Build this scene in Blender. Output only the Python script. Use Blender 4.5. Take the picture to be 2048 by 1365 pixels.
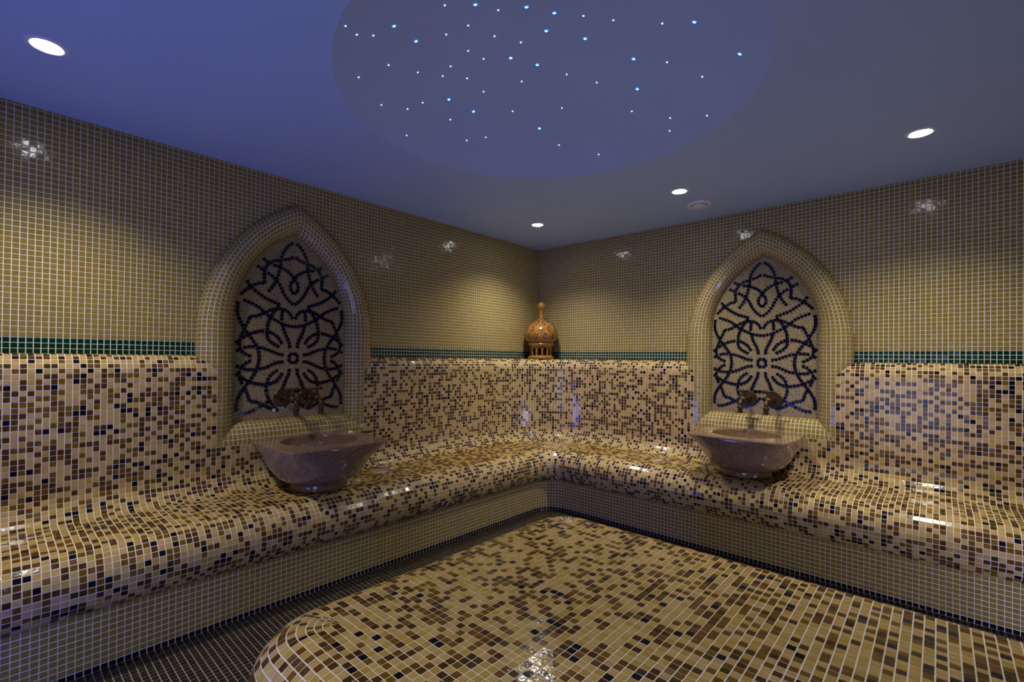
import bpy, bmesh, math, random
import numpy as np
from mathutils import Matrix, Vector
PI = math.pi
for o in list(bpy.data.objects): bpy.data.objects.remove(o, do_unlink=True)
SC = bpy.context.scene
COL = SC.collection
# ------------------------------------------------------------------ camera
CAM = np.array([2.6912, -3.3904, 1.105])
CF = np.array([-0.679098, 0.734007, 0.007680])
CR = np.array([0.734043, 0.679018, 0.010801])
CU = np.array([-0.002713, -0.012972, 0.999912])
FPX, PX, PY = 943.35, 1004.42, 710.53
cd = bpy.data.cameras.new('camera'); cam = bpy.data.objects.new('camera', cd); COL.objects.link(cam)
cd.sensor_width = 36; cd.lens = FPX / 2048 * 36
cd.shift_x = (1024 - PX) / 2048; cd.shift_y = (PY - 682.5) / 2048
cd.clip_start = .02
m = Matrix.Identity(4)
for r in range(3):
    m[r][0] = CR[r]; m[r][1] = CU[r]; m[r][2] = -CF[r]; m[r][3] = CAM[r]
cam.matrix_world = m
SC.camera = cam
# ------------------------------------------------------------------ world, exposure, large unseen lights, no fixtures built
w = bpy.data.worlds.new('world'); SC.world = w; w.use_nodes = True
w.node_tree.nodes['Background'].inputs[0].default_value = (.02, .025, .05, 1)
w.node_tree.nodes['Background'].inputs[1].default_value = .3
SC.view_settings.view_transform = 'Standard'; SC.view_settings.look = 'None'
SC.view_settings.gamma = 1; SC.view_settings.use_curve_mapping = False
SC.view_settings.exposure = 0
LAMP_W = 64.0
def area(name, loc, target, sx, sy, power, col):
    l = bpy.data.lights.new(name, 'AREA'); l.shape = 'RECTANGLE'; l.size = sx; l.size_y = sy
    l.energy = power; l.color = col
    o = bpy.data.objects.new(name, l); COL.objects.link(o); o.location = loc
    o.rotation_euler = (Vector(target) - Vector(loc)).to_track_quat('-Z', 'Y').to_euler()
    return o
area('blue_led_strip', (.95, -4.1, .30), (1.15, -2.7, 2.1), .8, .3, 12.5, (.08, .15, 1.0))
area('blue_floor_strip', (.85, -4.12, .10), (.75, -2.0, .12), .4, .05, 5.5, (.06, .12, 1.0))
area('unseen_back_fill', (2.45, -4.1, .62), (2.45, -1.2, 1.05), .9, .9, 8.0, (.46, .54, 1.0))  # added bluish fill from behind the camera, not from a door
area('blue_side_strip', (3.55, -1.05, .20), (2.3, -.52, .12), .9, .14, 10.0, (.50, .52, 1.0))
# ------------------------------------------------------------------ dimensions
P = .022                      # tile pitch
ZC = 2.105                    # ceiling
XR, YB = 3.6, -4.2            # far ends of the room
PB = .08                      # how far the backrest and mouldings stand out
ZT = 1.105                    # backrest top
RA = .71                      # arc centre of the bench corner
NW, ND = .312, .406           # niche inner half width, crest half width
NO = .484                     # niche outer half width
NR, NL = 1.8496, -2.230       # niche centres (x on the right wall, y on the left wall)
RNG = random.Random(5)
# ------------------------------------------------------------------ materials
def srgb(r, g, b):
    f = lambda c: (c / 255 / 12.92) if c / 255 <= .04045 else ((c / 255 + .055) / 1.055) ** 2.4
    return (f(r), f(g), f(b), 1)
def mat(name, col, rough=.4, metal=0, var=0, vscale=60, bump=0, bscale=200, spec=.5, emit=None, estr=0, coat=0):
    m = bpy.data.materials.new(name); m.use_nodes = True; nt = m.node_tree; b = nt.nodes['Principled BSDF']
    b.inputs['Base Color'].default_value = col; b.inputs['Roughness'].default_value = rough
    b.inputs['Metallic'].default_value = metal; b.inputs['Specular IOR Level'].default_value = spec
    b.inputs['Coat Weight'].default_value = coat; b.inputs['Coat Roughness'].default_value = .06
    if emit: b.inputs['Emission Color'].default_value = emit; b.inputs['Emission Strength'].default_value = estr
    tc = nt.nodes.new('ShaderNodeNewGeometry')
    if var:
        n = nt.nodes.new('ShaderNodeTexNoise'); n.inputs['Scale'].default_value = vscale; n.inputs['Detail'].default_value = 3
        nt.links.new(tc.outputs['Position'], n.inputs['Vector'])
        mr = nt.nodes.new('ShaderNodeMapRange'); mr.inputs[1].default_value = .25; mr.inputs[2].default_value = .75
        mr.inputs[3].default_value = 1 - var; mr.inputs[4].default_value = 1 + var
        nt.links.new(n.outputs['Fac'], mr.inputs[0])
        mx = nt.nodes.new('ShaderNodeVectorMath'); mx.operation = 'SCALE'; mx.inputs[0].default_value = col[:3]
        nt.links.new(mr.outputs[0], mx.inputs['Scale']); nt.links.new(mx.outputs[0], b.inputs['Base Color'])
    if bump:
        n2 = nt.nodes.new('ShaderNodeTexNoise'); n2.inputs['Scale'].default_value = bscale
        nt.links.new(tc.outputs['Position'], n2.inputs['Vector'])
        bp = nt.nodes.new('ShaderNodeBump'); bp.inputs['Strength'].default_value = bump; bp.inputs['Distance'].default_value = .001
        nt.links.new(n2.outputs['Fac'], bp.inputs['Height']); nt.links.new(bp.outputs[0], b.inputs['Normal'])
    return m
def glass(name, col, var=.12, rough=.10):
    return mat(name, col, rough=rough, var=var, vscale=35, bump=.25, bscale=110, spec=.32)
M = {}
M['grout'] = mat('pale_grout', (.80, .73, .58, 1), .8, var=.08, vscale=30)
M['grout_tan'] = mat('tan_grout', (.42, .35, .20, 1), .8, var=.08, vscale=30)
M['grout_dark'] = mat('grey_grout', (.30, .29, .27, 1), .8, var=.08, vscale=30)
# mosaic glass
M['beige1'] = glass('beige_glass', (.50, .34, .115, 1)); M['beige2'] = glass('sand_glass', (.48, .31, .125, 1)); M['beige3'] = glass('honey_glass', (.43, .29, .062, 1))
M['brown1'] = glass('bronze_glass', (.155, .078, .008, 1), .3); M['brown2'] = glass('rust_glass', (.140, .058, .008, 1), .3)
M['dark1'] = glass('dark_brown_glass', (.070, .034, .006, 1), .3); M['dark2'] = glass('chestnut_glass', (.075, .028, .008, 1), .3)
M['black'] = glass('black_glass', (.006, .004, .009, 1))
M['olive1'] = glass('olive_glass', (.290, .205, .040, 1)); M['olive2'] = glass('moss_glass', (.265, .195, .036, 1)); M['olive3'] = glass('tobacco_glass', (.285, .180, .048, 1))
M['green1'] = glass('green_glass', (.003, .036, .016, 1)); M['green2'] = glass('deep_green_glass', (.002, .028, .012, 1))
M['floor1'] = glass('umber_glass', (.026, .017, .008, 1), .25, .15); M['floor2'] = glass('sepia_glass', (.020, .012, .007, 1), .25, .15); M['floor3'] = glass('khaki_glass', (.026, .020, .008, 1), .25, .15)
M['edge'] = glass('ink_glass', (.010, .007, .010, 1))
M['navy1'] = glass('navy_glass', (.005, .006, .018, 1)); M['navy2'] = glass('midnight_glass', (.004, .005, .013, 1))
M['stone1'] = mat('sand_marble', (.26, .18, .055, 1), .35, var=.15); M['stone2'] = mat('rose_marble', (.27, .165, .075, 1), .35, var=.15)
M['stone3'] = mat('moss_marble', (.22, .17, .05, 1), .35, var=.15); M['stone4'] = mat('tawny_marble', (.20, .115, .04, 1), .35, var=.15)
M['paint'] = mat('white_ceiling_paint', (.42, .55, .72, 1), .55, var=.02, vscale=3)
M['trim_white'] = mat('white_plastic', (.75, .75, .75, 1), .3)
M['chrome'] = mat('brushed_steel', (.7, .7, .68, 1), .2, 1)
M['lamp'] = mat('lamp_lens', (1, 1, 1, 1), .3, emit=(.93, .98, 1, 1), estr=50)
M['star'] = mat('star_fibre', (.3, .6, 1, 1), .3, emit=(.35, .75, 1, 1), estr=6)
M['star_halo'] = mat('star_bloom_halo', (.1, .4, 1, 1), .3, emit=(.03, .30, 1, 1), estr=1.6)  # bloom halo put in as a faintly glowing material
M['brass'] = mat('aged_brass', (.085, .052, .016, 1), .4, .8, var=.4, vscale=40)
M['clay'] = mat('glazed_clay', (.33, .15, .02, 1), .14, var=.3, vscale=12, coat=.5)
M['clay2'] = mat('plum_glaze', (.07, .015, .012, 1), .2); M['clay3'] = mat('lilac_glaze', (.28, .17, .14, 1), .15)
M['dark_in'] = mat('core_shade', (.01, .008, .006, 1), .8)  # near-black colour stands in for shade inside the lantern
M['plain_wall'] = mat('beige_wall', (.16, .12, .06, 1), .4, var=.1)
def granite():
    m = mat('speckled_granite', (.2, .13, .10, 1), .16); nt = m.node_tree; b = nt.nodes['Principled BSDF']
    g = nt.nodes.new('ShaderNodeNewGeometry')
    n = nt.nodes.new('ShaderNodeTexNoise'); n.inputs['Scale'].default_value = 230; n.inputs['Detail'].default_value = 4; n.inputs['Roughness'].default_value = .8
    nt.links.new(g.outputs['Position'], n.inputs['Vector'])
    cr = nt.nodes.new('ShaderNodeValToRGB'); e = cr.color_ramp.elements
    e[0].position = .36; e[0].color = (.045, .025, .022, 1); e[1].position = .66; e[1].color = (.48, .31, .20, 1)
    x = e.new(.5); x.color = (.20, .112, .070, 1)
    nt.links.new(n.outputs['Fac'], cr.inputs[0]); nt.links.new(cr.outputs[0], b.inputs['Base Color'])
    b.inputs['Coat Weight'].default_value = .6; b.inputs['Coat Roughness'].default_value = .05
    return m
M['granite'] = granite()
MIX = (['beige1', 'beige2', 'beige3', 'brown1', 'brown2', 'dark1', 'dark2', 'black'], [.22, .20, .08, .15, .08, .14, .07, .06])
PLAT = (['beige1', 'beige2', 'beige3', 'brown1', 'brown2', 'dark1', 'dark2', 'black'], [.30, .08, .17, .19, .06, .12, .04, .04])
OLIVE = (['olive1', 'olive2', 'olive3'], [.45, .3, .25]); GREEN = (['green1', 'green2'], [.6, .4])
FLOOR = (['floor1', 'floor2', 'floor3'], [.4, .3, .3]); EDGE = (['edge'], [1.])
NAVY = (['navy1', 'navy2'], [.6, .4]); STONE = (['stone1', 'stone2', 'stone3', 'stone4'], [.42, .2, .26, .12])
def pick(pal):
    return RNG.choices(pal[0], pal[1])[0]
# ------------------------------------------------------------------ object helpers
def link(name, me, parent=None, mats=None):
    o = bpy.data.objects.new(name, me); COL.objects.link(o)
    if mats:
        for x in mats: me.materials.append(M[x] if isinstance(x, str) else x)
    if parent: o.parent = parent
    return o
def empty(name, label=None, cat=None, group=None, loc=(0, 0, 0)):
    o = bpy.data.objects.new(name, None); COL.objects.link(o); o.location = loc; o.empty_display_size = .1
    return tag(o, label, cat, group)
def tag(o, label=None, cat=None, group=None, kind=None):
    if label: o['label'] = label
    if cat: o['category'] = cat
    if group: o['group'] = group
    if kind: o['kind'] = kind
    return o
def mesh(name, V, Fc, smooth=False):
    me = bpy.data.meshes.new(name); me.from_pydata([tuple(map(float, v)) for v in V], [], Fc); me.update()
    if smooth:
        for p in me.polygons: p.use_smooth = True
    return me
def fixn(me):
    b = bmesh.new(); b.from_mesh(me); bmesh.ops.recalc_face_normals(b, faces=b.faces); b.to_mesh(me); b.free(); return me
def box(name, lo, hi, material, parent=None):
    x0, y0, z0 = lo; x1, y1, z1 = hi
    V = [(x0, y0, z0), (x1, y0, z0), (x1, y1, z0), (x0, y1, z0), (x0, y0, z1), (x1, y0, z1), (x1, y1, z1), (x0, y1, z1)]
    Fc = [(0, 3, 2, 1), (4, 5, 6, 7), (0, 1, 5, 4), (1, 2, 6, 5), (2, 3, 7, 6), (3, 0, 4, 7)]
    return link(name, mesh(name, V, Fc), parent, [material])
def lathe(name, prof, n, material, parent=None, smooth=True, loc=(0, 0, 0)):
    V = []; Fc = []
    for (r, z) in prof:
        for k in range(n): V.append((r * math.cos(2 * PI * k / n) + loc[0], r * math.sin(2 * PI * k / n) + loc[1], z + loc[2]))
    for i in range(len(prof) - 1):
        for k in range(n):
            k2 = (k + 1) % n
            Fc.append((i * n + k, i * n + k2, (i + 1) * n + k2, (i + 1) * n + k))
    if prof[0][0] > 1e-4: Fc.append(tuple(range(n))[::-1])
    if prof[-1][0] > 1e-4: Fc.append(tuple((len(prof) - 1) * n + k for k in range(n)))
    me = mesh(name, V, Fc, smooth)
    b = bmesh.new(); b.from_mesh(me); bmesh.ops.remove_doubles(b, verts=b.verts, dist=1e-5); bmesh.ops.recalc_face_normals(b, faces=b.faces); b.to_mesh(me); b.free()
    return link(name, me, parent, [material])
# ------------------------------------------------------------------ mosaic engine
GAP = .0024
def offset_poly(p, g):
    # p (N,n,2) counter-clockwise -> edges moved inwards by g
    e = np.roll(p, -1, 1) - p
    L = np.linalg.norm(e, axis=2, keepdims=True) + 1e-9
    d = e / L; nn = np.stack([-d[..., 1], d[..., 0]], -1); pn = np.roll(nn, 1, 1)
    dot = (nn * pn).sum(-1, keepdims=True)
    return p + g * (nn + pn) / np.maximum(1 + dot, .35)
def parea(p):
    q = np.roll(p, -1, 1); return .5 * (p[..., 0] * q[..., 1] - p[..., 1] * q[..., 0]).sum(1)
UNIT = {}
def unit_tile(matname):
    if matname not in UNIT:
        i = .46
        V = [(-.5, -.5, 0), (.5, -.5, 0), (.5, .5, 0), (-.5, .5, 0), (-i, -i, 1), (i, -i, 1), (i, i, 1), (-i, i, 1)]
        Fc = [(3, 2, 1, 0), (4, 5, 6, 7), (0, 1, 5, 4), (1, 2, 6, 5), (2, 3, 7, 6), (3, 0, 4, 7)]
        me = mesh('tile', V, Fc); me.materials.append(M[matname]); UNIT[matname] = me
    return UNIT[matname]
class Mosaic:
    """collects tile outlines (corner points on the surface) and lays them as raised pieces"""
    def __init__(s): s.P = []; s.N = []; s.M = []
    def add(s, pts, nrm, pal):
        s.P.append(pts); s.N.append(nrm); s.M.append(pal if isinstance(pal, str) else pick(pal))
    def base(s, name, parent, material='grout', sink=0.):
        V = []; Fc = []
        for p, n in zip(s.P, s.N):
            k = len(V); nn = np.array(n, float); nn /= np.linalg.norm(nn)
            V.extend([tuple(np.array(q) - nn * sink) for q in p]); Fc.append(tuple(range(k, k + len(p))))
        me = mesh(name, V, Fc)
        b = bmesh.new(); b.from_mesh(me); bmesh.ops.remove_doubles(b, verts=b.verts, dist=2e-4); b.to_mesh(me); b.free()
        return link(name, me, parent, [material])
    def lay(s, name, stuffname, parent, h=.0013, gap=GAP, tilt=.012, singles=300):
        groups = {}
        for i, p in enumerate(s.P): groups.setdefault(len(p), []).append(i)
        recs = []; scores = []
        for n, idx in groups.items():
            A = np.array([s.P[i] for i in idx], float); H = np.array([s.N[i] for i in idx], float)
            H /= np.linalg.norm(H, axis=1, keepdims=True)
            C = A.mean(1)
            D = A - C[:, None]
            nw = np.cross(D, np.roll(D, -1, 1)).sum(1); nw /= (np.linalg.norm(nw, axis=1, keepdims=True) + 1e-12)
            fl = (nw * H).sum(1) < 0
            A[fl] = A[fl][:, ::-1]; D = A - C[:, None]; nw[fl] *= -1
            e1 = A[:, 1] - A[:, 0]; e1 -= (e1 * nw).sum(1, keepdims=True) * nw; e1 /= (np.linalg.norm(e1, axis=1, keepdims=True) + 1e-12)
            e2 = np.cross(nw, e1)
            p2 = np.stack([(D * e1[:, None]).sum(2), (D * e2[:, None]).sum(2)], -1)
            per = np.linalg.norm(np.roll(p2, -1, 1) - p2, axis=2).sum(1); inr = 2 * np.abs(parea(p2)) / (per + 1e-9)
            gg = np.minimum(gap / 2, .28 * inr)[:, None, None]; b = offset_poly(p2, gg); t = offset_poly(p2, gg + np.minimum(.0005, .08 * inr)[:, None, None])
            a0, ab, at = parea(p2), parea(b), parea(t)
            rs = np.random.RandomState(len(idx) + n)
            tx = rs.normal(0, tilt, (len(idx), 2))
            for k in range(len(idx)):
                if at[k] < .12 * a0[k] or at[k] < 6e-6 or at[k] > a0[k]: continue
                if np.abs(t[k]).max() > np.abs(p2[k]).max() * 1.05: continue
                recs.append((idx[k], C[k], e1[k], e2[k], nw[k], b[k], t[k], tx[k]))
                v = C[k] - CAM; dz = v @ CF
                if dz < .05: scores.append(0); continue
                x = PX + FPX * (v @ CR) / dz; y = PY - FPX * (v @ CU) / dz
                f = -(v @ nw[k]) / np.linalg.norm(v)
                sc = at[k] * max(f, 0) / dz ** 2 if (0 < x < 2048 and 0 < y < 1365) else 0
                scores.append(sc)
        order = sorted(range(len(recs)), key=lambda i: -scores[i])
        single = [i for i in order[:singles] if scores[i] > 0]
        sset = set(single)
        names = sorted(set(s.M)); mi = {m: i for i, m in enumerate(names)}
        V = []; Fc = []; MI = []
        def solid(r, base=False):
            i, C, e1, e2, nw, b, t, tx = r; n = len(b)
            bb = C + b[:, :1] * e1 + b[:, 1:] * e2 - nw * .0006
            hh = h + t @ tx
            tt = C + t[:, :1] * e1 + t[:, 1:] * e2 + nw * hh[:, None]
            return bb, tt, n
        for j, r in enumerate(recs):
            if j in sset: continue
            bb, tt, n = solid(r); k = len(V)
            V.extend(bb.tolist()); V.extend(tt.tolist())
            Fc.append(tuple(range(k + n, k + 2 * n))); m_ = mi[s.M[r[0]]]; MI.append(m_)
            for q in range(n):
                q2 = (q + 1) % n; Fc.append((k + q, k + q2, k + n + q2, k + n + q)); MI.append(m_)
        inv = parent.matrix_world.inverted() if parent else Matrix.Identity(4)
        if Fc:
            me = bpy.data.meshes.new(stuffname); me.from_pydata(V, [], Fc); me.update()
            me.polygons.foreach_set('material_index', MI)
            o = link(stuffname, me, parent, names); tag(o, kind='stuff')
            if parent: o.matrix_parent_inverse = inv
        for j in single:
            r = recs[j]; i, C, e1, e2, nw, b, t, tx = r; n = len(b)
            rect = False
            if n == 4:
                l = np.linalg.norm(np.roll(b, -1, 0) - b, axis=1); dg = (np.linalg.norm(b[2] - b[0]), np.linalg.norm(b[3] - b[1]))
                rect = abs(l[0] - l[2]) < .0009 and abs(l[1] - l[3]) < .0009 and abs(dg[0] - dg[1]) < .0012
            if rect:
                o = bpy.data.objects.new(name, unit_tile(s.M[i])); COL.objects.link(o)
                cc = C + b[:, 0].mean() * e1 + b[:, 1].mean() * e2
                nn = nw - tx[0] * e1 - tx[1] * e2; nn /= np.linalg.norm(nn)
                a = e1 - (e1 @ nn) * nn; a /= np.linalg.norm(a); c = np.cross(nn, a)
                sx, sy, sz = (l[0] + l[2]) / 2, (l[1] + l[3]) / 2, h + .0006
                mm = Matrix(((a[0] * sx, c[0] * sy, nn[0] * sz, cc[0] - nn[0] * .0006), (a[1] * sx, c[1] * sy, nn[1] * sz, cc[1] - nn[1] * .0006), (a[2] * sx, c[2] * sy, nn[2] * sz, cc[2] - nn[2] * .0006), (0, 0, 0, 1)))
                o.parent = parent; o.matrix_basis = inv @ mm
            else:
                bb, tt, n = solid(r)
                V1 = [tuple(q - C) for q in bb] + [tuple(q - C) for q in tt]
                F1 = [tuple(range(n, 2 * n)), tuple(range(n))[::-1]] + [(q, (q + 1) % n, n + (q + 1) % n, n + q) for q in range(n)]
                me = mesh(name, V1, F1); me.materials.append(M[s.M[i]])
                o = bpy.data.objects.new(name, me); COL.objects.link(o)
                o.parent = parent; o.matrix_basis = inv @ Matrix.Translation(Vector(C))
def clip_half(poly, a, b, c):
    """keep the side a*x+b*y>=c of a 2D polygon"""
    out = []; n = len(poly)
    for i in range(n):
        p, q = poly[i], poly[(i + 1) % n]; dp = a * p[0] + b * p[1] - c; dq = a * q[0] + b * q[1] - c
        if dp >= 0: out.append(p)
        if (dp > 1e-12 and dq < -1e-12) or (dp < -1e-12 and dq > 1e-12):
            t = dp / (dp - dq); out.append((p[0] + t * (q[0] - p[0]), p[1] + t * (q[1] - p[1])))
    if len(out) < 3: return None
    cl = [out[0]]
    for p in out[1:]:
        if math.hypot(p[0] - cl[-1][0], p[1] - cl[-1][1]) > 3e-4: cl.append(p)
    if len(cl) > 2 and math.hypot(cl[0][0] - cl[-1][0], cl[0][1] - cl[-1][1]) < 3e-4: cl.pop()
    return cl if len(cl) > 2 else None
def steps(a, b, n): return [a + (b - a) * i / n for i in range(n + 1)]
# wall frames: (u along the wall, d out of the wall, z) -> world
def FR(u, d, z): return (u, -d, z)              # right wall, u = x
def FL(u, d, z): return (d, -u, z)              # left wall, u = -y
# ------------------------------------------------------------------ niche curves
def n_zs(w): return 1.305 - .1 * (w - NW) / (NO - NW)
def n_ap(w): return 1.794 + .169 * (w - NW) / (NO - NW)
Z0 = 1.15
def outline(w, g):
    """g 0..1 from z=Z0 on the jamb to the apex, by length; returns lateral, z"""
    zs, ap = n_zs(w), n_ap(w); h = ap - zs; c = (h * h - w * w) / (2 * w); r = w + c
    al = math.acos(c / r); L1 = zs - Z0; L = L1 + r * al; s = g * L
    if s < L1: return (w, Z0 + s)
    a = (s - L1) / r; return (r * math.cos(a) - c, zs + r * math.sin(a))
def olen(w):
    zs, ap = n_zs(w), n_ap(w); h = ap - zs; c = (h * h - w * w) / (2 * w); r = w + c
    return zs - Z0 + r * math.acos(c / r)
def inside(u, z, w):
    u = abs(u)
    if z < Z0: return u < w
    zs, ap = n_zs(w), n_ap(w)
    if z < zs: return u < w
    if z > ap: return False
    h = ap - zs; c = (h * h - w * w) / (2 * w); r = w + c
    return (u + c) ** 2 + (z - zs) ** 2 < r * r
# ------------------------------------------------------------------ ornament centre lines (half of it) and star positions
ORN=[
[(-0.007,1.749),(-0.034,1.728),(-0.057,1.696),(-0.071,1.661),(-0.075,1.625),(-0.081,1.589),(-0.089,1.552),(-0.104,1.512),(-0.123,1.481),(-0.142,1.457)],
[(-0.003,1.669),(-0.027,1.656),(-0.056,1.646),(-0.094,1.636),(-0.124,1.627)],
[(-0.124,1.625),(-0.146,1.604),(-0.160,1.577),(-0.163,1.540),(-0.159,1.501)],
[(-0.159,1.501),(-0.189,1.499),(-0.224,1.479),(-0.253,1.456),(-0.281,1.427)],
[(-0.290,1.391),(-0.294,1.353),(-0.291,1.319),(-0.277,1.280),(-0.261,1.259)],
[(-0.172,1.637),(-0.146,1.620),(-0.111,1.607),(-0.077,1.600),(-0.043,1.585),(-0.014,1.564),(0.000,1.542),(0.019,1.516),(0.021,1.484),(0.000,1.458)],
[(-0.203,1.593),(-0.167,1.573),(-0.137,1.556),(-0.104,1.533),(-0.078,1.498),(-0.059,1.458),(-0.036,1.425),(-0.001,1.396)],
[(-0.252,1.507),(-0.229,1.474),(-0.193,1.446),(-0.157,1.422),(-0.118,1.406),(-0.076,1.391)],
[(-0.082,1.386),(-0.097,1.366),(-0.116,1.339),(-0.131,1.309),(-0.141,1.277),(-0.144,1.244),(-0.145,1.222),(-0.134,1.193),(-0.108,1.172),(-0.078,1.156)],
[(-0.269,1.402),(-0.224,1.386),(-0.183,1.365),(-0.157,1.341),(-0.126,1.318),(-0.084,1.296),(-0.050,1.281),(-0.000,1.272)],
[(-0.234,1.316),(-0.201,1.320),(-0.166,1.336),(-0.135,1.354),(-0.105,1.365),(-0.071,1.369),(-0.042,1.362),(-0.019,1.342),(-0.007,1.314)],
[(-0.051,1.382),(-0.065,1.348),(-0.067,1.316),(-0.063,1.289),(-0.057,1.258),(-0.048,1.232),(-0.031,1.198),(-0.022,1.171),(-0.022,1.150)],
[(-0.232,1.315),(-0.240,1.290),(-0.257,1.257),(-0.270,1.219),(-0.284,1.176),(-0.274,1.135),(-0.249,1.114),(-0.222,1.102)],
[(-0.296,1.311),(-0.275,1.272),(-0.250,1.236),(-0.227,1.204),(-0.204,1.171),(-0.190,1.143),(-0.184,1.110),(-0.184,1.082),(-0.190,1.049),(-0.203,1.015),(-0.230,0.972),(-0.252,0.942),(-0.270,0.913),(-0.288,0.878),(-0.293,0.840),(-0.292,0.813)],
[(-0.302,1.170),(-0.263,1.205),(-0.231,1.223),(-0.191,1.237),(-0.152,1.241),(-0.117,1.231),(-0.089,1.212),(-0.071,1.187),(-0.061,1.175)],
[(-0.299,1.128),(-0.267,1.147),(-0.222,1.155),(-0.178,1.150),(-0.143,1.141),(-0.108,1.127),(-0.076,1.115),(-0.052,1.113)],
[(-0.299,1.056),(-0.266,1.037),(-0.221,1.031),(-0.177,1.035),(-0.142,1.045),(-0.108,1.062),(-0.076,1.073),(-0.052,1.074)],
[(-0.299,1.013),(-0.262,0.985),(-0.225,0.965),(-0.189,0.955),(-0.150,0.949),(-0.115,0.956),(-0.086,0.973),(-0.067,0.997),(-0.060,1.013)],
[(-0.082,1.029),(-0.107,1.014),(-0.131,0.987),(-0.142,0.954),(-0.145,0.919),(-0.137,0.885),(-0.119,0.851),(-0.098,0.823),(-0.078,0.799)],
[(-0.222,1.081),(-0.251,1.066),(-0.271,1.042),(-0.283,1.008),(-0.266,0.956),(-0.247,0.919),(-0.237,0.891),(-0.228,0.862)],
[(-0.228,0.862),(-0.198,0.858),(-0.162,0.841),(-0.127,0.821),(-0.093,0.802)],
[(-0.276,0.800),(-0.238,0.803),(-0.202,0.817),(-0.167,0.835),(-0.132,0.857)],
[(-0.021,1.037),(-0.025,1.003),(-0.039,0.975),(-0.051,0.942),(-0.063,0.912)],
[(-0.050,0.906),(-0.023,0.908),(0.000,0.909)],
[(-0.112,0.815),(-0.085,0.808),(-0.051,0.822),(-0.027,0.844),(-0.004,0.870)],
[(-0.022,1.118),(-0.022,1.094),(-0.022,1.072),(-0.000,1.072)],
[(-0.022,1.118),(-0.000,1.119)],
]
STARS=[(1.530,-2.423),(1.581,-2.337),(1.603,-2.252),(1.676,-2.192),(1.723,-2.100),(1.356,-2.669),(1.316,-2.608),(1.319,-2.550),(1.378,-2.510),(1.330,-2.386),(1.404,-2.310),(1.481,-2.276),(1.491,-2.153),(1.639,-2.036),(1.530,-2.050),(1.373,-2.175),(1.372,-2.091),(1.442,-2.009),(1.490,-1.901),(1.189,-2.405),(1.188,-2.271),(1.270,-2.173),(1.211,-2.164),(1.250,-2.066),(1.110,-2.481),(1.792,-2.026),(1.865,-1.952),(1.725,-1.912),(2.004,-1.871),(2.104,-1.852),(1.824,-1.725),(1.932,-1.668),(2.191,-1.675),(2.027,-1.567),(1.549,-1.778),(0.990,-2.307),(1.000,-2.183),(1.053,-2.142),(1.116,-2.049),(1.232,-1.951),(1.119,-1.903),(1.028,-1.964),(1.233,-1.761),(0.873,-2.095),(0.974,-1.810),(1.042,-1.744),(1.257,-1.590),(1.380,-1.869),(1.272,-1.449),(1.626,-1.669),(1.758,-1.564),(1.415,-1.624),(1.678,-1.456),(1.819,-1.374),(1.974,-1.364),(1.788,-1.307),(1.411,-1.296)]

# ------------------------------------------------------------------ walls
def build_wall(name, FRM, ulen, uc, mn):
    if name == 'wall_left': w_ = box(name, (-.12, YB, 0), (0, .12, ZC + .3), 'grout')
    else: w_ = box(name, (0, 0, 0), (XR, .12, ZC + .3), 'grout')
    tag(w_, kind='structure')
    a = Mosaic(); g = Mosaic()
    nrm = (1, 0, 0) if name == 'wall_left' else (0, -1, 0)
    nu = int(ulen / P)
    for i in range(nu):
        u0, u1 = i * P, (i + 1) * P
        for j in range(46):
            z0, z1 = ZT + j * P, min(ZT + (j + 1) * P, ZC - .0005)
            if z1 - z0 < .006: continue
            if inside(u0 + .011 - uc, (z0 + z1) / 2, NO - .012): continue
            q = [FRM(u0, 0, z0), FRM(u1, 0, z0), FRM(u1, 0, z1), FRM(u0, 0, z1)]
            (g if j < 3 else a).add(q, nrm, GREEN if j < 3 else OLIVE)
    a.lay('tile', 'mosaic_field', w_); g.lay('green_tile', 'green_band', w_)
    return w_
wall_left = build_wall('wall_left', FL, -YB, -NL, 0)
wall_right = build_wall('wall_right', FR, XR, NR, 0)
tag(box('wall_back', (-.12, YB - .12, 0), (XR + .12, YB, ZC + .3), 'plain_wall'), kind='structure')
tag(box('wall_side', (XR, YB, 0), (XR + .12, .12, ZC + .3), 'plain_wall'), kind='structure')
# ------------------------------------------------------------------ floor
floor = tag(box('floor', (-.12, YB - .12, -.1), (XR + .12, .12, 0), 'grout_dark'), kind='structure')
RX = .545                                   # riser face
PLX, PLY0, PLY1, PR, PH = 1.56, -2.775, -1.757, .21, .417     # platform flat top edges, round-over, height
fm = Mosaic(); rc = RA - RX
for i in range(int((XR - RX) / P)):
    for j in range(int((-YB - RX) / P)):
        x0, y0 = RX + i * P, -RX - j * P
        cx, cy = x0 + .011, y0 - .011
        if cx < RA and cy > -RA and math.hypot(cx - RA, cy + RA) > rc - .004: continue
        # under the platform
        dx = max(PLX - cx, 0); dy = max(PLY0 - cy, cy - PLY1, 0)
        if math.hypot(dx, dy) < PR - .006: continue
        fm.add([(x0, y0, 0), (x0 + P, y0, 0), (x0 + P, y0 - P, 0), (x0, y0 - P, 0)], (0, 0, 1), FLOOR)
fm.lay('floor_tile', 'floor_mosaic', floor)
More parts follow.
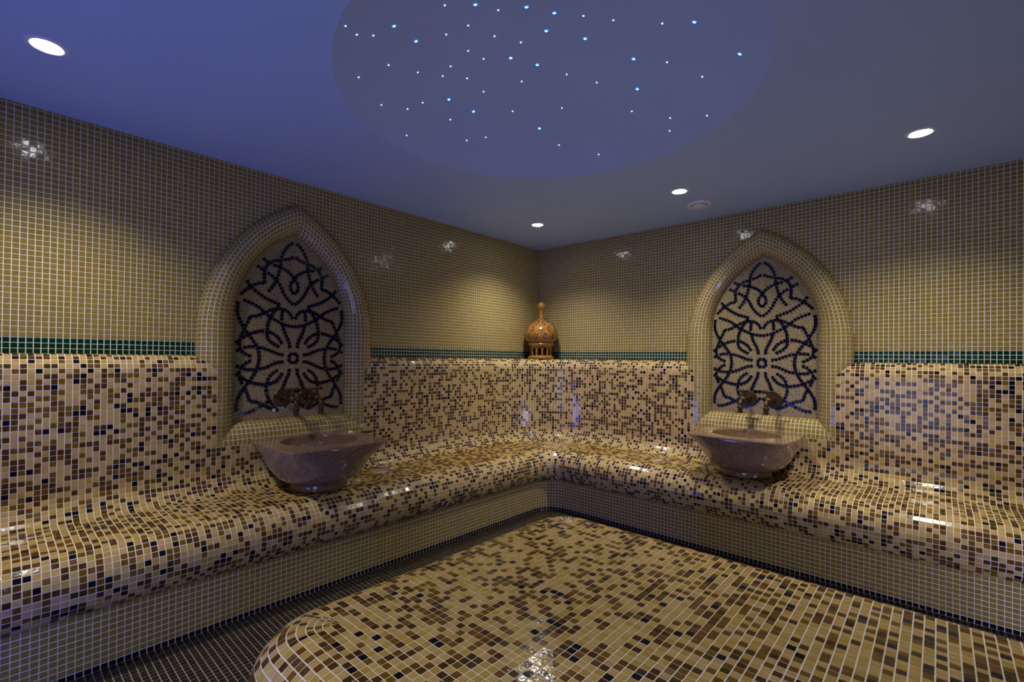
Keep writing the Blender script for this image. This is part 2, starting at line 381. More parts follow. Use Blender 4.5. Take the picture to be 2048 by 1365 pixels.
# ------------------------------------------------------------------ ceiling with the round star recess
DC = (1.567, -1.951); DR, DH = .775, .20
def build_ceiling():
    n = 128; V = []; Fc = []
    x0, x1, y0, y1 = -.12, XR + .12, YB - .12, .12
    for zz in (ZC,):
        for k in range(n):
            a = 2 * PI * k / n; V.append((DC[0] + DR * math.cos(a), DC[1] + DR * math.sin(a), zz))
        for k in range(n):
            a = 2 * PI * k / n; c, s = math.cos(a), math.sin(a)
            t = min(((x1 - DC[0]) / c) if c > 1e-6 else ((x0 - DC[0]) / c if c < -1e-6 else 1e9), ((y1 - DC[1]) / s) if s > 1e-6 else ((y0 - DC[1]) / s if s < -1e-6 else 1e9))
            V.append((DC[0] + t * c, DC[1] + t * s, zz))
    for k in range(n):
        k2 = (k + 1) % n; Fc.append((k, n + k, n + k2, k2))
    # corner triangles
    for cx, cy in ((x0, y0), (x1, y0), (x1, y1), (x0, y1)):
        a = math.atan2(cy - DC[1], cx - DC[0]) % (2 * PI); k = int(a / (2 * PI) * n); k2 = (k + 1) % n
        V.append((cx, cy, ZC)); Fc.append((n + k, len(V) - 1, n + k2))
    me = mesh('ceiling', V, Fc); c_ = link('ceiling', me, None, ['paint']); tag(c_, kind='structure')
    # dish of the recess
    R = (DR * DR + DH * DH) / (2 * DH); prof = []
    for k in range(33):
        r = DR * (1 - k / 32); prof.append((r, ZC + DH - R + math.sqrt(R * R - r * r)))
    V = []; Fc = []; n = 128
    for (r, z) in prof:
        for k in range(n): V.append((DC[0] + r * math.cos(2 * PI * k / n), DC[1] + r * math.sin(2 * PI * k / n), z))
    for i in range(32):
        for k in range(n): Fc.append((i * n + k, i * n + (k + 1) % n, (i + 1) * n + (k + 1) % n, (i + 1) * n + k))
    me = mesh('star_dish', V, Fc, True)
    d_ = link('star_dish', me, None, ['paint'])
    tag(d_, 'round recessed ceiling dish dotted with small blue star lights', 'ceiling light')
    big = {1, 3, 4, 8, 9, 13, 17, 18, 27, 29, 30, 32, 38, 46, 40, 50}
    for i, (x, y) in enumerate(STARS):
        rr = math.hypot(x - DC[0], y - DC[1]); z = ZC + DH - R + math.sqrt(R * R - rr * rr)
        key = 'b' if i in big else 's'
        if key not in SM:
            ra = .0040 if key == 'b' else .0026; V = [(0, 0, -.002)]; Fc = []
            for k in range(10): V.append((ra * math.cos(k * PI / 5), ra * math.sin(k * PI / 5), -.0005))
            for k in range(10): Fc.append((0, 1 + (k + 1) % 10, 1 + k))
            if key == 'b':  # glowing ring imitates the bloom around the brighter stars
                for k in range(10): V.append((.0085 * math.cos(k * PI / 5), .0085 * math.sin(k * PI / 5), 0.001))
                for k in range(10): Fc.append((1 + k, 1 + (k + 1) % 10, 11 + (k + 1) % 10, 11 + k))
            me = mesh('star_light', V, Fc)
            me.materials.append(M['star']); me.materials.append(M['star_halo'])
            for q, p_ in enumerate(me.polygons): p_.material_index = 1 if q >= 10 else 0
            SM[key] = me
        o = bpy.data.objects.new('star_light', SM[key]); COL.objects.link(o); o.parent = d_; o.location = (x, y, z - .001)
        nrm_ = Vector((x - DC[0], y - DC[1], z - (ZC + DH - R))).normalized(); o.rotation_euler = nrm_.to_track_quat('Z', 'Y').to_euler()
    return c_
SM = {}
build_ceiling()
# ------------------------------------------------------------------ bench with backrest, running round the corner
bench = empty('tiled_bench', 'long L-shaped built-in bench covered in beige, brown and black mosaic with a rounded backrest', 'bench')
def prof_rows():
    """list of rows: (d0,z0,d1,z1,nd,nz,kind,a0,a1)"""
    rows = []
    def add(pts, kind, extra=None):
        for i in range(len(pts) - 1):
            (d0, z0), (d1, z1) = pts[i], pts[i + 1]
            nd, nz = z0 - z1, d1 - d0
            rows.append((d0, z0, d1, z1, nd, nz, kind, (extra[i], extra[i + 1]) if extra else None))
    A = steps(0, PI / 2, 6)
    add([(PB * math.sin(a), ZT - PB + PB * math.cos(a)) for a in A], 'top', A)
    add([(PB, z) for z in steps(ZT - PB, .65, 17)], 'back_hi')
    add([(PB, z) for z in steps(.65, .543, 5)], 'back_lo')
    add([(PB + .11 - .11 * math.cos(a), .543 - .11 * math.sin(a)) for a in steps(0, PI / 2, 8)], 'cove')
    add([(d, .433) for d in steps(PB + .11, .495, 14)], 'seat')
    add([(.495 + .115 * math.sin(a), .318 + .115 * math.cos(a)) for a in steps(0, math.radians(154.2), 14)], 'nose')
    z_end = .318 + .115 * math.cos(math.radians(154.2))
    add([(RX, z) for z in steps(z_end, .022, 9)], 'riser')
    add([(RX, .022), (RX, 0)], 'edge')
    return rows
ROWS = prof_rows()
def seg_cols(uc, end):
    a, b = uc - ND, uc + ND
    n1 = round((a - RA) / P); n2 = round((b - a) / P); n3 = round((end - b) / P)
    c = steps(RA, a, n1) + steps(a, b, n2)[1:] + steps(b, end, n3)[1:]
    return c
bm_mix, bm_ol, bm_ed = Mosaic(), Mosaic(), Mosaic()
for FRM, uc, end in ((FR, NR, XR - .001), (FL, -NL, -YB - .001)):
    cols = seg_cols(uc, end)
    for (d0, z0, d1, z1, nd, nz, kind, ang) in ROWS:
        t_ = bm_ol if kind == 'riser' else (bm_ed if kind == 'edge' else bm_mix)
        pal = OLIVE if kind == 'riser' else (EDGE if kind == 'edge' else MIX)
        nv = np.array(FRM(0, nd, nz)) - np.array(FRM(0, 0, 0))
        for i in range(len(cols) - 1):
            u0, u1 = cols[i], cols[i + 1]; m0, m1 = u0 - uc, u1 - uc
            if kind in ('back_hi',) and abs((m0 + m1) / 2) < ND: continue
            if kind == 'top' and abs((m0 + m1) / 2) < NO:
                l0 = ND + (NO - ND) * math.cos(ang[0]); l1 = ND + (NO - ND) * math.cos(ang[1])
                mc = (m0 + m1) / 2; sg = 1 if mc > 0 else -1
                if abs(mc) < ND: continue
                q = [(abs(m0), 0), (abs(m1), 0), (abs(m1), 1), (abs(m0), 1)]
                # keep x >= l0 + (l1-l0)*v
                q = clip_half(q, 1, -(l1 - l0), l0)
                if not q: continue
                pts = [FRM(uc + sg * x, d0 + (d1 - d0) * v, z0 + (z1 - z0) * v) for x, v in q]
                t_.add(pts, nv, pal); continue
            t_.add([FRM(u0, d0, z0), FRM(u1, d0, z0), FRM(u1, d1, z1), FRM(u0, d1, z1)], nv, pal)
for (d0, z0, d1, z1, nd, nz, kind, ang) in ROWS:        # the rounded corner
    t_ = bm_ol if kind == 'riser' else (bm_ed if kind == 'edge' else bm_mix)
    pal = OLIVE if kind == 'riser' else (EDGE if kind == 'edge' else MIX)
    r0, r1 = RA - d0, RA - d1; n = max(3, round((r0 + r1) / 2 * PI / 2 / P))
    for i in range(n):
        a0, a1 = PI / 2 + PI / 2 * i / n, PI / 2 + PI / 2 * (i + 1) / n; am = (a0 + a1) / 2
        f = lambda r, a, z: (RA + r * math.cos(a), -RA + r * math.sin(a), z)
        t_.add([f(r0, a0, z0), f(r0, a1, z0), f(r1, a1, z1), f(r1, a0, z1)], (-math.cos(am) * nd, -math.sin(am) * nd, nz), pal)
# flat corner shelf where the vase stands
for i in range(32):
    for j in range(32):
        x, y = (i + .5) * P, (j + .5) * P
        if x < RA and y < RA and math.hypot(RA - x, RA - y) > RA + .003:
            x0, y0 = i * P, j * P
            bm_mix.add([(x0, -y0, ZT), (x0 + P, -y0, ZT), (x0 + P, -y0 - P, ZT), (x0, -y0 - P, ZT)], (0, 0, 1), MIX)
bm_all = Mosaic(); bm_all.P = bm_mix.P + bm_ol.P + bm_ed.P; bm_all.N = bm_mix.N + bm_ol.N + bm_ed.N
bm_all.base('bench_body', bench)
# core under the corner shelf so that it is solid
def core():
    V = [(0.0, 0.0), ]; n = 24
    ring = [(0.0, 0.0), (RA, 0.0)] + [(RA + RA * math.cos(PI / 2 + PI / 2 * i / n), -RA + RA * math.sin(PI / 2 + PI / 2 * i / n)) for i in range(1, n)] + [(0.0, -RA)]
    k = len(ring); V = [(x, y, ZT - .0004) for x, y in ring]
    me = mesh('corner_shelf', V, [tuple(range(k))]); fixn(me)
    return link('corner_shelf', me, bench, ['grout'])
core()
bm_mix.lay('mosaic_tile', 'mosaic_cover', bench); bm_ol.lay('riser_tile', 'riser_cover', bench); bm_ed.lay('edge_tile', 'edge_row', bench)
# ------------------------------------------------------------------ low platform
plat = empty('heated_platform', 'wide low platform on the floor, covered in mosaic, with rounded edges', 'platform', loc=(2.5, -2.27, 0))
bpy.context.view_layer.update()
pm = Mosaic()
XE = XR - .05
nx = round((XE - PLX) / P); ny = round((PLY1 - PLY0) / P)
xs = steps(PLX, XE, nx); ys = steps(PLY0, PLY1, ny)
for i in range(nx):
    for j in range(ny):
        pm.add([(xs[i], ys[j], PH), (xs[i + 1], ys[j], PH), (xs[i + 1], ys[j + 1], PH), (xs[i], ys[j + 1], PH)], (0, 0, 1), PLAT)
PF, PB2 = .08, .13                          # flat margin past the grid, then the round-over
er = [(d, PH) for d in steps(0, PF, 4)] + [(PF + PB2 * math.sin(a), PH - PB2 + PB2 * math.cos(a)) for a in steps(0, PI / 2, 9)[1:]] + [(PR, z) for z in steps(PH - PB2, 0, 13)[1:]]
for k in range(len(er) - 1):
    (o0, z0), (o1, z1) = er[k], er[k + 1]; no, nz = z0 - z1, o1 - o0
    for i in range(nx):
        pm.add([(xs[i], PLY1 + o0, z0), (xs[i + 1], PLY1 + o0, z0), (xs[i + 1], PLY1 + o1, z1), (xs[i], PLY1 + o1, z1)], (0, no, nz), PLAT)
        pm.add([(xs[i], PLY0 - o0, z0), (xs[i + 1], PLY0 - o0, z0), (xs[i + 1], PLY0 - o1, z1), (xs[i], PLY0 - o1, z1)], (0, -no, nz), PLAT)
    for j in range(ny):
        pm.add([(PLX - o0, ys[j], z0), (PLX - o0, ys[j + 1], z0), (PLX - o1, ys[j + 1], z1), (PLX - o1, ys[j], z1)], (-no, 0, nz), PLAT)
    for cy, b0 in ((PLY1, PI / 2), (PLY0, PI)):
        for i in range(11):
            a0, a1 = b0 + PI / 2 * i / 11, b0 + PI / 2 * (i + 1) / 11; am = (a0 + a1) / 2
            f = lambda r, a, z: (PLX + r * math.cos(a), cy + r * math.sin(a), z)
            if k == 0: q = [f(o0, a0, z0), f(o1, a0, z1), f(o1, a1, z1)]
            else: q = [f(o0, a0, z0), f(o0, a1, z0), f(o1, a1, z1), f(o1, a0, z1)]
            pm.add(q, (math.cos(am) * no, math.sin(am) * no, nz), PLAT)
o = pm.base('platform_body', plat); o.matrix_parent_inverse = plat.matrix_world.inverted()
pm.lay('mosaic_tile', 'mosaic_cover', plat)
# ------------------------------------------------------------------ niches
def voronoi(seeds, near):
    """cells (clipped to a small square) of 2D seeds"""
    S = np.array(seeds); out = []
    cell = {}
    for i, (x, y) in enumerate(seeds): cell.setdefault((int(x // .04), int(y // .04)), []).append(i)
    for i, (x, y) in enumerate(seeds):
        if i >= near: break
        gx, gy = int(x // .04), int(y // .04)
        nb = [j for a in (-1, 0, 1) for b in (-1, 0, 1) for j in cell.get((gx + a, gy + b), []) if j != i]
        poly = [(x - .013, y - .013), (x + .013, y - .013), (x + .013, y + .013), (x - .013, y + .013)]
        for j in nb:
            ex, ey = seeds[j]; dx, dy = x - ex, y - ey
            wgt = .5 if j < near else .53
            if dx * dx + dy * dy > .0014: continue
            mx, my = ex + dx * (1 - wgt), ey + dy * (1 - wgt)
            if j >= near: mx, my = ex + dx * .53, ey + dy * .53
            poly = clip_half(poly, dx, dy, dx * mx + dy * my)
            if not poly: break
        if poly: out.append(poly)
        else: out.append(None)
    return out
def build_niche(FRM, uc, label):
    tn = empty('arched_niche', label, 'niche', 'arched niches', loc=FRM(uc, 0, .65))
    bpy.context.view_layer.update()
    ol, ba, na = Mosaic(), Mosaic(), Mosaic()
    def V3(d): return np.array(FRM(0, d[1], d[2])) + np.array((FRM(d[0], 0, 0)))
    def nvec(x, d, z): return np.array(FRM(x, d, z))
    W = [(ND - (ND - NW) * math.cos(a), PB * math.sin(a), a, 'in') for a in steps(0, PI / 2, 6)]
    W2 = [(ND + (NO - ND) * math.sin(a), PB * math.cos(a), a, 'out') for a in steps(0, PI / 2, 5)]
    strips = [(W[i], W[i + 1]) for i in range(6)] + [(W2[i], W2[i + 1]) for i in range(5)]
    for (w0, d0, a0, k0), (w1, d1, a1, k1) in strips:
        n = round((olen(w0) + olen(w1)) / 2 / P); off = 0
        # outward normal: away from wall and away from the groove
        cx, cd = d0 - d1, w1 - w0                      # perpendicular to (dw, dd) in (lateral, depth)
        for sg in (1, -1):
            for i in range(n):
                g0, g1 = i / n, (i + 1) / n
                A, B = outline(w0, g0), outline(w1, g0); C, D = outline(w1, g1), outline(w0, g1)
                gm = (B[0] - A[0], B[1] - A[1]); L = math.hypot(*gm) + 1e-9
                nv = np.array(FRM(sg * cx * gm[0] / L, cd, cx * gm[1] / L))
                ol.add([FRM(uc + sg * A[0], d0, A[1]), FRM(uc + sg * B[0], d1, B[1]), FRM(uc + sg * C[0], d1, C[1]), FRM(uc + sg * D[0], d0, D[1])], nv, OLIVE)
            nv = np.array(FRM(sg * cx, cd, 0))
            if k0 == 'in': e0, e1 = .65 + .11 * math.cos(a0), .65 + .11 * math.cos(a1)
            else: e0, e1 = ZT - PB + PB * math.sin(a0), ZT - PB + PB * math.sin(a1)
            zr = [Z0 - j * .02174 for j in range(24)]
            for j in range(23):
                za, zb = zr[j + 1], zr[j]
                q = [(0, za), (1, za), (1, zb), (0, zb)]
                q = clip_half(q, -(e1 - e0), 1, e0)
                if not q: continue
                ol.add([FRM(uc + sg * (w0 + (w1 - w0) * x), d0 + (d1 - d0) * x, z) for x, z in q], nv, OLIVE)
    # ledge under the panel, mitred against the jambs
    for i in range(6):
        a0, a1 = W[i][2], W[i + 1][2]
        h0, h1 = ND - (ND - NW) * math.cos(a0), ND - (ND - NW) * math.cos(a1)
        z0, z1 = .65 + .11 * math.cos(a0), .65 + .11 * math.cos(a1); d0, d1 = PB * math.sin(a0), PB * math.sin(a1)
        for k in range(-19, 19):
            q = [(k * P, 0), ((k + 1) * P, 0), ((k + 1) * P, 1), (k * P, 1)]
            q = clip_half(q, -1, h1 - h0, -h0)
            if q: q = clip_half(q, 1, h1 - h0, -h0)
            if not q: continue
            ol.add([FRM(uc + x, d0 + (d1 - d0) * v, z0 + (z1 - z0) * v) for x, v in q], np.array(FRM(0, z0 - z1, d1 - d0)), OLIVE)
    ol.base('arch_moulding', tn).matrix_parent_inverse = tn.matrix_world.inverted()
    # ornament of the back panel
    rg = random.Random(11)
    nav = []; lift = []
    def walk(pts, step):
        segs = []; out = []
        P_ = [np.array(p) for p in pts]
        # Catmull-Rom smoothing
        S = []
        for i in range(len(P_) - 1):
            p0 = P_[max(i - 1, 0)]; p1 = P_[i]; p2 = P_[i + 1]; p3 = P_[min(i + 2, len(P_) - 1)]
            for t in np.linspace(0, 1, 12, endpoint=False):
                S.append(.5 * ((2 * p1) + (-p0 + p2) * t + (2 * p0 - 5 * p1 + 4 * p2 - p3) * t * t + (-p0 + 3 * p1 - 3 * p2 + p3) * t ** 3))
        S.append(P_[-1]); S = np.array(S); L = np.r_[0, np.cumsum(np.linalg.norm(np.diff(S, axis=0), axis=1))]
        n = max(1, round(L[-1] / step))
        for k in range(n):
            s0, s1 = L[-1] * k / n, L[-1] * (k + 1) / n
            f = lambda s: np.array([np.interp(s, L, S[:, 0]), np.interp(s, L, S[:, 1])])
            out.append((f(s0), f((s0 + s1) / 2), f(s1), s1 - s0))
        return out
    hw = .0104
    for ci, c in enumerate(ORN):
        for sg in (1, -1):
            for a, mpt, b, L in walk(c, .0205):
                if c[-1][0] == 0 and False: continue
                mm = np.array([sg * mpt[0], mpt[1]]); d = np.array([sg * (b - a)[0], (b - a)[1]]); d /= np.linalg.norm(d) + 1e-9
                if any((mm[0] - q[0][0]) ** 2 + (mm[1] - q[0][1]) ** 2 < .0092 ** 2 for q in nav): continue
                nav.append((mm, d, L)); lift.append(.0004 + .00022 * ((ci * 2 + (sg > 0)) % 6))
    for (mm, d, L), lf in zip(nav, lift):
        nn = np.array([-d[1], d[0]]); hl = L / 2
        q = [mm - d * hl - nn * hw, mm + d * hl - nn * hw, mm + d * hl + nn * hw, mm - d * hl + nn * hw]
        if not inside(mm[0], mm[1], NW + .012): continue
        na.add([FRM(uc + x, lf, z) for x, z in q], np.array(FRM(0, 1, 0)), NAVY)
    pts = [q[0] for q in nav]; G = {}
    def put(x, z): G.setdefault((int(x // .02), int(z // .02)), []).append((x, z))
    for x, z in pts: put(x, z)
    def ok(x, z, r):
        gx, gz = int(x // .02), int(z // .02)
        return not any((x - a) ** 2 + (z - b) ** 2 < r * r for i in (-1, 0, 1) for j in (-1, 0, 1) for a, b in G.get((gx + i, gz + j), []))
    seeds = []
    for z in np.arange(.77, 1.8, .021):                   # the straight border column
        for sg in (1, -1):
            if z < 1.3 and ok(sg * .304, z, .012): seeds.append((sg * .304, z)); put(sg * .304, z)
    for lay_ in (.0185, .0335, .049):
        for mm, d, L in nav:
            for s_ in (1, -1):
                x, z = mm + np.array([-d[1], d[0]]) * s_ * lay_
                if inside(x, z, NW + .006) and z > .752 and ok(x, z, .0138): seeds.append((x, z)); put(x, z)
    for _ in range(26000):
        x, z = rg.uniform(-.32, .32), rg.uniform(.755, 1.8)
        if inside(x, z, NW + .006) and ok(x, z, .0128): seeds.append((x, z)); put(x, z)
    nb = len(seeds)
    for mm, d, L in nav:
        seeds.append(tuple(mm))
    cells = voronoi(seeds, nb)
    for (x, z), poly in zip(seeds, cells):
        if poly: ba.add([FRM(uc + a, 0, b) for a, b in poly], np.array(FRM(0, 1, 0)), STONE)
    # panel backing
    V = [FRM(uc - NW - .004, .0003, .755), FRM(uc + NW + .004, .0003, .755)]
    V += [FRM(uc + outline(NW + .004, g)[0], .0003, outline(NW + .004, g)[1]) for g in steps(0, 1, 30)]
    V += [FRM(uc - outline(NW + .004, g)[0], .0003, outline(NW + .004, g)[1]) for g in steps(1, 0, 30)[1:]]
    o = link('panel_back', mesh('panel_back', V, [tuple(range(len(V)))]), tn, ['grout_tan']); o.matrix_parent_inverse = tn.matrix_world.inverted()
    ol.lay('arch_tile', 'arch_cover', tn)
    na.lay('band_tile', 'band_pieces', tn, h=.0022, gap=.0018)
    ba.lay('stone_piece', 'stone_mosaic', tn, h=.0011, gap=.0026)
    return tn
build_niche(FR, NR, 'pointed-arch mosaic niche with navy interlace on the brighter wall right of the corner')
build_niche(FL, -NL, 'pointed-arch mosaic niche with navy interlace on the darker wall left of the corner')
# ------------------------------------------------------------------ basins
def basin(name, FRM, uc, label):
    H = .2405; z0 = .4345; dc = .335
    rim = []
    for k in range(120):
        th = 2 * PI * k / 120; dl = abs(math.degrees(th) % 90 - 45)      # degrees from the nearest corner
        r_ = .274 * (abs(math.cos(th)) ** 3 + abs(math.sin(th)) ** 3) ** (-1 / 3) + .046 * math.exp(-(dl / 11) ** 1.25)
        rim.append((r_ * math.cos(th), r_ * math.sin(th)))
    n = len(rim); ang = [math.atan2(y, x) for x, y in rim]
    V = []; Fc = []
    def ring(f, z): V.extend([FRM(uc + f(i)[0], dc + f(i)[1], z0 + z) for i in range(n)])
    circ = lambda r: (lambda i: (r * math.cos(ang[i]), r * math.sin(ang[i])))
    ring(circ(.132), 0); ring(circ(.138), .004); ring(circ(.138), .020); ring(circ(.136), .032)
    NK = 16; cnt = 4
    for k in range(1, NK + 1):
        t = k / NK; z = .034 + (H - .040) * t
        rb = .136 + .134 * (math.sin(t * PI / 2) ** .58)
        s = max(0, (t - .5) / .5) ** 1.5
        ring(lambda i: (rb * math.cos(ang[i]) * (1 - s) + rim[i][0] * s, rb * math.sin(ang[i]) * (1 - s) + rim[i][1] * s), z); cnt += 1
    ring(lambda i: (rim[i][0] * .992, rim[i][1] * .992), H); cnt += 1
    ring(circ(.192), H); ring(circ(.185), H - .006); cnt += 2
    for k in range(1, 9):
        a = k / 8 * PI / 2; ring(circ(max(.185 * math.cos(a), .012)), H - .006 - .15 * math.sin(a)); cnt += 1
    for j in range(cnt - 1):
        for i in range(n):
            i2 = (i + 1) % n; Fc.append((j * n + i, j * n + i2, (j + 1) * n + i2, (j + 1) * n + i))
    Fc.append(tuple(range(n))); Fc.append(tuple((cnt - 1) * n + i for i in range(n)))
    me = mesh(name, V, Fc, True); fixn(me)
    o = link(name, me, None, ['granite']); tag(o, label, 'basin', 'carved stone basins')
    md = o.modifiers.new('edge', 'EDGE_SPLIT'); md.split_angle = math.radians(32)
    dr = []
    m2 = [FRM(uc + .022 * math.cos(t), dc + .022 * math.sin(t), z0 + H - .1545) for t in steps(0, 2 * PI, 20)[:-1]]
    link('drain', mesh('drain', m2, [tuple(range(20))]), o, ['chrome'])
    return o
basin('stone_basin', FR, NR, 'speckled granite basin with pointed ears on the bench below the right-hand niche')
basin('stone_basin', FL, -NL, 'dim speckled granite basin with pointed ears on the bench below the left-hand niche')
# ------------------------------------------------------------------ taps
def tubemesh(pts, rad, n=12):
    V = []; Fc = []; K = len(pts); P_ = [Vector(p) for p in pts]
    for i in range(K):
        t = (P_[min(i + 1, K - 1)] - P_[max(i - 1, 0)]).normalized()
        a = t.orthogonal().normalized() if i == 0 else (a - t * a.dot(t)).normalized()
        b = t.cross(a)
        r = rad[i] if isinstance(rad, (list, tuple)) else rad
        for k in range(n):
            v = P_[i] + r * (a * math.cos(2 * PI * k / n) + b * math.sin(2 * PI * k / n)); V.append(tuple(v))
    for i in range(K - 1):
        for k in range(n): Fc.append((i * n + k, i * n + (k + 1) % n, (i + 1) * n + (k + 1) % n, (i + 1) * n + k))
    Fc.append(tuple(range(n))); Fc.append(tuple((K - 1) * n + k for k in range(n)))
    return fixn(mesh('tube', V, Fc, True))
def tap(FRM, u, z, label, group):
    r = empty('brass_tap', label, 'tap', group, loc=FRM(u, 0, z)); bpy.context.view_layer.update(); inv = r.matrix_world.inverted()
    def put(name, pts, rad, n=14):
        me = tubemesh([FRM(u + a, d, z + c) for a, d, c in pts], rad, n); me.name = name
        o = link(name, me, r, ['brass']); o.matrix_parent_inverse = inv
        md = o.modifiers.new('edge', 'EDGE_SPLIT'); md.split_angle = math.radians(26); return o
    put('wall_plate', [(0, .001, 0), (0, .004, 0), (0, .007, 0), (0, .0075, 0), (0, .010, 0), (0, .011, 0), (0, .024, 0)], [.047, .049, .046, .038, .036, .022, .016], 28)
    put('tap_body', [(0, .02, 0), (0, .05, 0), (0, .055, 0), (0, .062, 0), (0, .068, 0), (0, .11, 0), (0, .118, 0), (0, .15, 0), (0, .158, -.002)], [.012, .012, .017, .017, .013, .014, .020, .020, .012])
    put('spout', [(0, .15, 0), (0, .172, -.006), (0, .186, -.022), (0, .188, -.036), (0, .188, -.040), (0, .188, -.052), (0, .188, -.056), (0, .188, -.082)], [.011, .012, .012, .012, .017, .017, .013, .015])
    h = put('valve_stem', [(0, .134, .012), (0, .134, .026), (0, .134, .030), (0, .134, .040), (0, .134, .052)], [.016, .014, .009, .009, .012])
    put('handle', [(-.034, .134, .055), (-.028, .134, .056), (-.012, .134, .054), (0, .134, .053), (.012, .134, .054), (.028, .134, .056), (.034, .134, .055)], [.006, .009, .006, .010, .006, .009, .006])
    return r
tap(FR, 1.775, .8615, 'brass tap over the right-hand basin, the one nearer the room corner', 'taps over the right-hand basin')
tap(FR, 1.921, .8615, 'brass tap over the right-hand basin, the one farther from the room corner', 'taps over the right-hand basin')
tap(FL, 2.2895, .872, 'dark brass tap over the left-hand basin, the one farther from the room corner', 'taps over the left-hand basin')
tap(FL, 2.1525, .872, 'dark brass tap over the left-hand basin, the one nearer the room corner', 'taps over the left-hand basin')
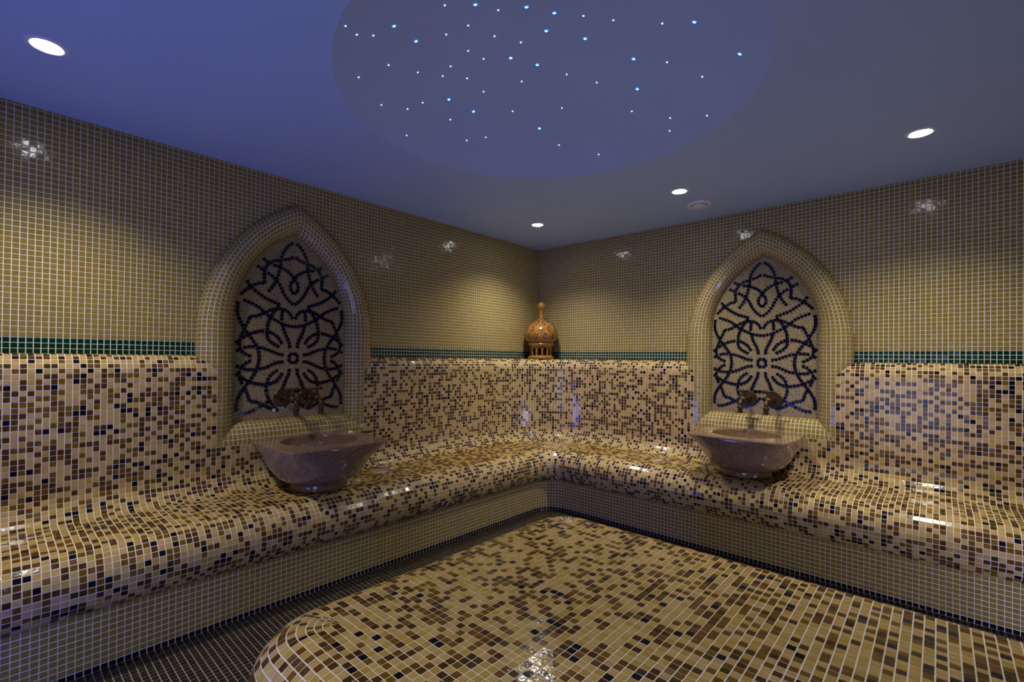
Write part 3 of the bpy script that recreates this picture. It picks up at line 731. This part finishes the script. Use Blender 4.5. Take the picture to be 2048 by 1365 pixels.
# ------------------------------------------------------------------ vase
def vase():
    q = .000443; px, py = .155, -.155; zb = ZT + .0016
    r = empty('onion_dome_lantern', 'glazed ochre ceramic onion-dome lantern standing on the corner of the backrest', 'lantern', loc=(px, py, zb)); bpy.context.view_layer.update()
    def Y(y): return (1255 - y) * q
    lathe('base_ring', [(0.02, 0), (248 * q, 0), (256 * q, Y(1243)), (256 * q, Y(1225)), (250 * q, Y(1210)), (226 * q, Y(1196)), (218 * q, Y(1188)), (.02, Y(1188))], 48, 'clay', r)
    lathe('collar', [(.02, Y(1024)), (222 * q, Y(1024)), (232 * q, Y(1004)), (254 * q, Y(992)), (262 * q, Y(976)), (258 * q, Y(956)), (240 * q, Y(944)), (244 * q, Y(934)), (.02, Y(934))], 48, 'clay', r)
    pr_ = [(244, 936), (262, 925), (292, 890), (312, 850), (322, 805), (322, 765), (314, 720), (298, 675), (272, 630), (238, 590), (196, 555), (150, 525), (108, 502), (72, 484), (48, 462), (40, 430), (42, 400), (46, 370), (52, 320), (60, 298), (72, 292), (60, 284), (52, 280)]
    lathe('bulb', [(a * q, Y(b)) for a, b in pr_], 56, 'clay', r)
    lathe('finial_ball', [(.001, Y(300))] + [(80 * q * math.sin(t), Y(216) - 80 * q * math.cos(t)) for t in steps(.5, PI - .02, 14)], 28, 'clay', r)
    lathe('shade_core', [(150 * q, Y(1190)), (150 * q, Y(1022))], 32, 'dark_in', r)  # dark cylinder put in as the shade behind the openings
    # arcade ring with twelve arched openings, built as wall with real holes
    R0, R1 = 190 * q, 215 * q; z0, z1 = Y(1190), Y(1022); n = 12; half = PI / n; ow = half * .72
    V = []; Fc = []
    def vid(th, z, r_): V.append((r_ * math.cos(th), r_ * math.sin(th), z)); return len(V) - 1
    zs = z0 + (z1 - z0) * .62; za = z0 + (z1 - z0) * .90
    for k in range(n):
        c = 2 * PI * k / n
        prof = [(-half, z0, z1), (-ow, z0, z1)]
        for rr, rev in ((R1, False), (R0, True)):
            # side pillars
            for s in (-1, 1):
                a, b = c + s * half, c + s * ow
                f = [vid(a, z0, rr), vid(b, z0, rr), vid(b, zs, rr), vid(b, z1, rr), vid(a, z1, rr)]
                Fc.append(tuple(f))
            m_ = 8; arch = [(c - ow + 2 * ow * i / m_, zs + (za - zs) * math.sin(PI * i / m_) ** .8) for i in range(m_ + 1)]
            for i in range(m_):
                Fc.append((vid(arch[i][0], arch[i][1], rr), vid(arch[i + 1][0], arch[i + 1][1], rr), vid(arch[i + 1][0], z1, rr), vid(arch[i][0], z1, rr)))
        path = [(c - ow, z0), (c - ow, zs)] + arch[1:-1] + [(c + ow, zs), (c + ow, z0)]
        for i in range(len(path) - 1):
            Fc.append((vid(*path[i], R0), vid(*path[i + 1], R0), vid(*path[i + 1], R1), vid(*path[i], R1)))
    me = mesh('arcade', V, Fc); b = bmesh.new(); b.from_mesh(me); bmesh.ops.remove_doubles(b, verts=b.verts, dist=1e-5); bmesh.ops.recalc_face_normals(b, faces=b.faces); b.to_mesh(me); b.free()
    link('arcade', me, r, ['clay'])
    # glazed teardrops in relief on the bulb
    def rad(y):
        for i in range(len(pr_) - 1):
            (a0, b0), (a1, b1) = pr_[i], pr_[i + 1]
            if b1 <= y <= b0: return a0 + (a1 - a0) * (b0 - y) / (b0 - b1)
        return 40
    def drop(yc, th, sc):
        V = []; F1 = []; n_ = 14
        rings = []
        for s, hh in ((1.0, 0), (.86, 5), (.62, 5), (.55, 3), (0.02, 5)):
            ids = []
            for k in range(n_):
                t = 2 * PI * k / n_
                x = 34 * s * sc * math.sin(t) * (1 if math.cos(t) < 0 else (1 - .55 * math.cos(t)))
                y = (38 * math.cos(t) if math.cos(t) < 0 else 62 * math.cos(t)) * s * sc
                yy = yc - y; R_ = rad(min(max(yy, 300), 930)) + hh; a = th + x / max(R_, 30)
                V.append((R_ * q * math.cos(a), R_ * q * math.sin(a), Y(yy))); ids.append(len(V) - 1)
            rings.append(ids)
        mi = []
        for j in range(4):
            for k in range(n_):
                k2 = (k + 1) % n_; F1.append((rings[j][k], rings[j][k2], rings[j + 1][k2], rings[j + 1][k])); mi.append(0 if j < 2 else 1)
        me = mesh('teardrop', V, F1); me.materials.append(M['clay2']); me.materials.append(M['clay3']); me.polygons.foreach_set('material_index', mi)
        o = bpy.data.objects.new('teardrop', me); COL.objects.link(o); o.parent = r
    d0 = math.atan2(CAM[1] - py, CAM[0] - px)
    for yc, n_, ph, sc in ((825, 11, .26, 1.15), (690, 11, -.03, 1.15), (570, 10, .25, 1), (495, 8, .35, .7)):
        for k in range(n_): drop(yc, d0 + ph + 2 * PI * k / n_, sc)
    return r
vase()
# ------------------------------------------------------------------ downlights and detector
def downlight(x, y, label):
    r = empty('ceiling_downlight', label, 'ceiling light', 'recessed ceiling spotlights', loc=(x, y, ZC))
    lathe('trim_ring', [(.037, .012), (.037, -.001), (.043, -.004), (.052, -.003), (.056, 0.0), (.056, .001)], 40, 'trim_white', r)
    lathe('lens', [(.001, -.0035), (.024, -.003), (.037, -.0015), (.037, .001)], 32, 'lamp', r)
    l = bpy.data.lights.new('bulb', 'SPOT'); l.energy = LAMP_W; l.color = (1.0, .94, .82); l.spot_size = math.radians(126); l.spot_blend = .9; l.shadow_soft_size = .05
    o = bpy.data.objects.new('bulb', l); COL.objects.link(o); o.parent = r; o.location = (0, 0, -.012)
    return r
downlight(.563, -3.283, 'glowing recessed ceiling spotlight at the upper left, largest of the four')
downlight(.496, -.646, 'glowing recessed ceiling spotlight nearest the room corner, above the lantern')
downlight(1.565, -.647, 'glowing recessed ceiling spotlight beside the round air valve')
downlight(2.631, -.667, 'glowing recessed ceiling spotlight at the right, above the far end of the right wall')
downlight(2.65, -3.55, 'recessed ceiling spotlight over the camera side, outside the picture')
v = empty('air_valve', 'round white ceiling air valve with a raised centre disc beside a spotlight', 'vent', loc=(1.5705, -.345, ZC))
lathe('valve_ring', [(.078, .002), (.078, -.004), (.072, -.012), (.058, -.016), (.050, -.010), (.048, .002)], 44, 'trim_white', v)
lathe('valve_disc', [(.001, -.022), (.030, -.022), (.042, -.018), (.044, -.012), (.030, -.008), (.02, .002)], 40, 'trim_white', v)
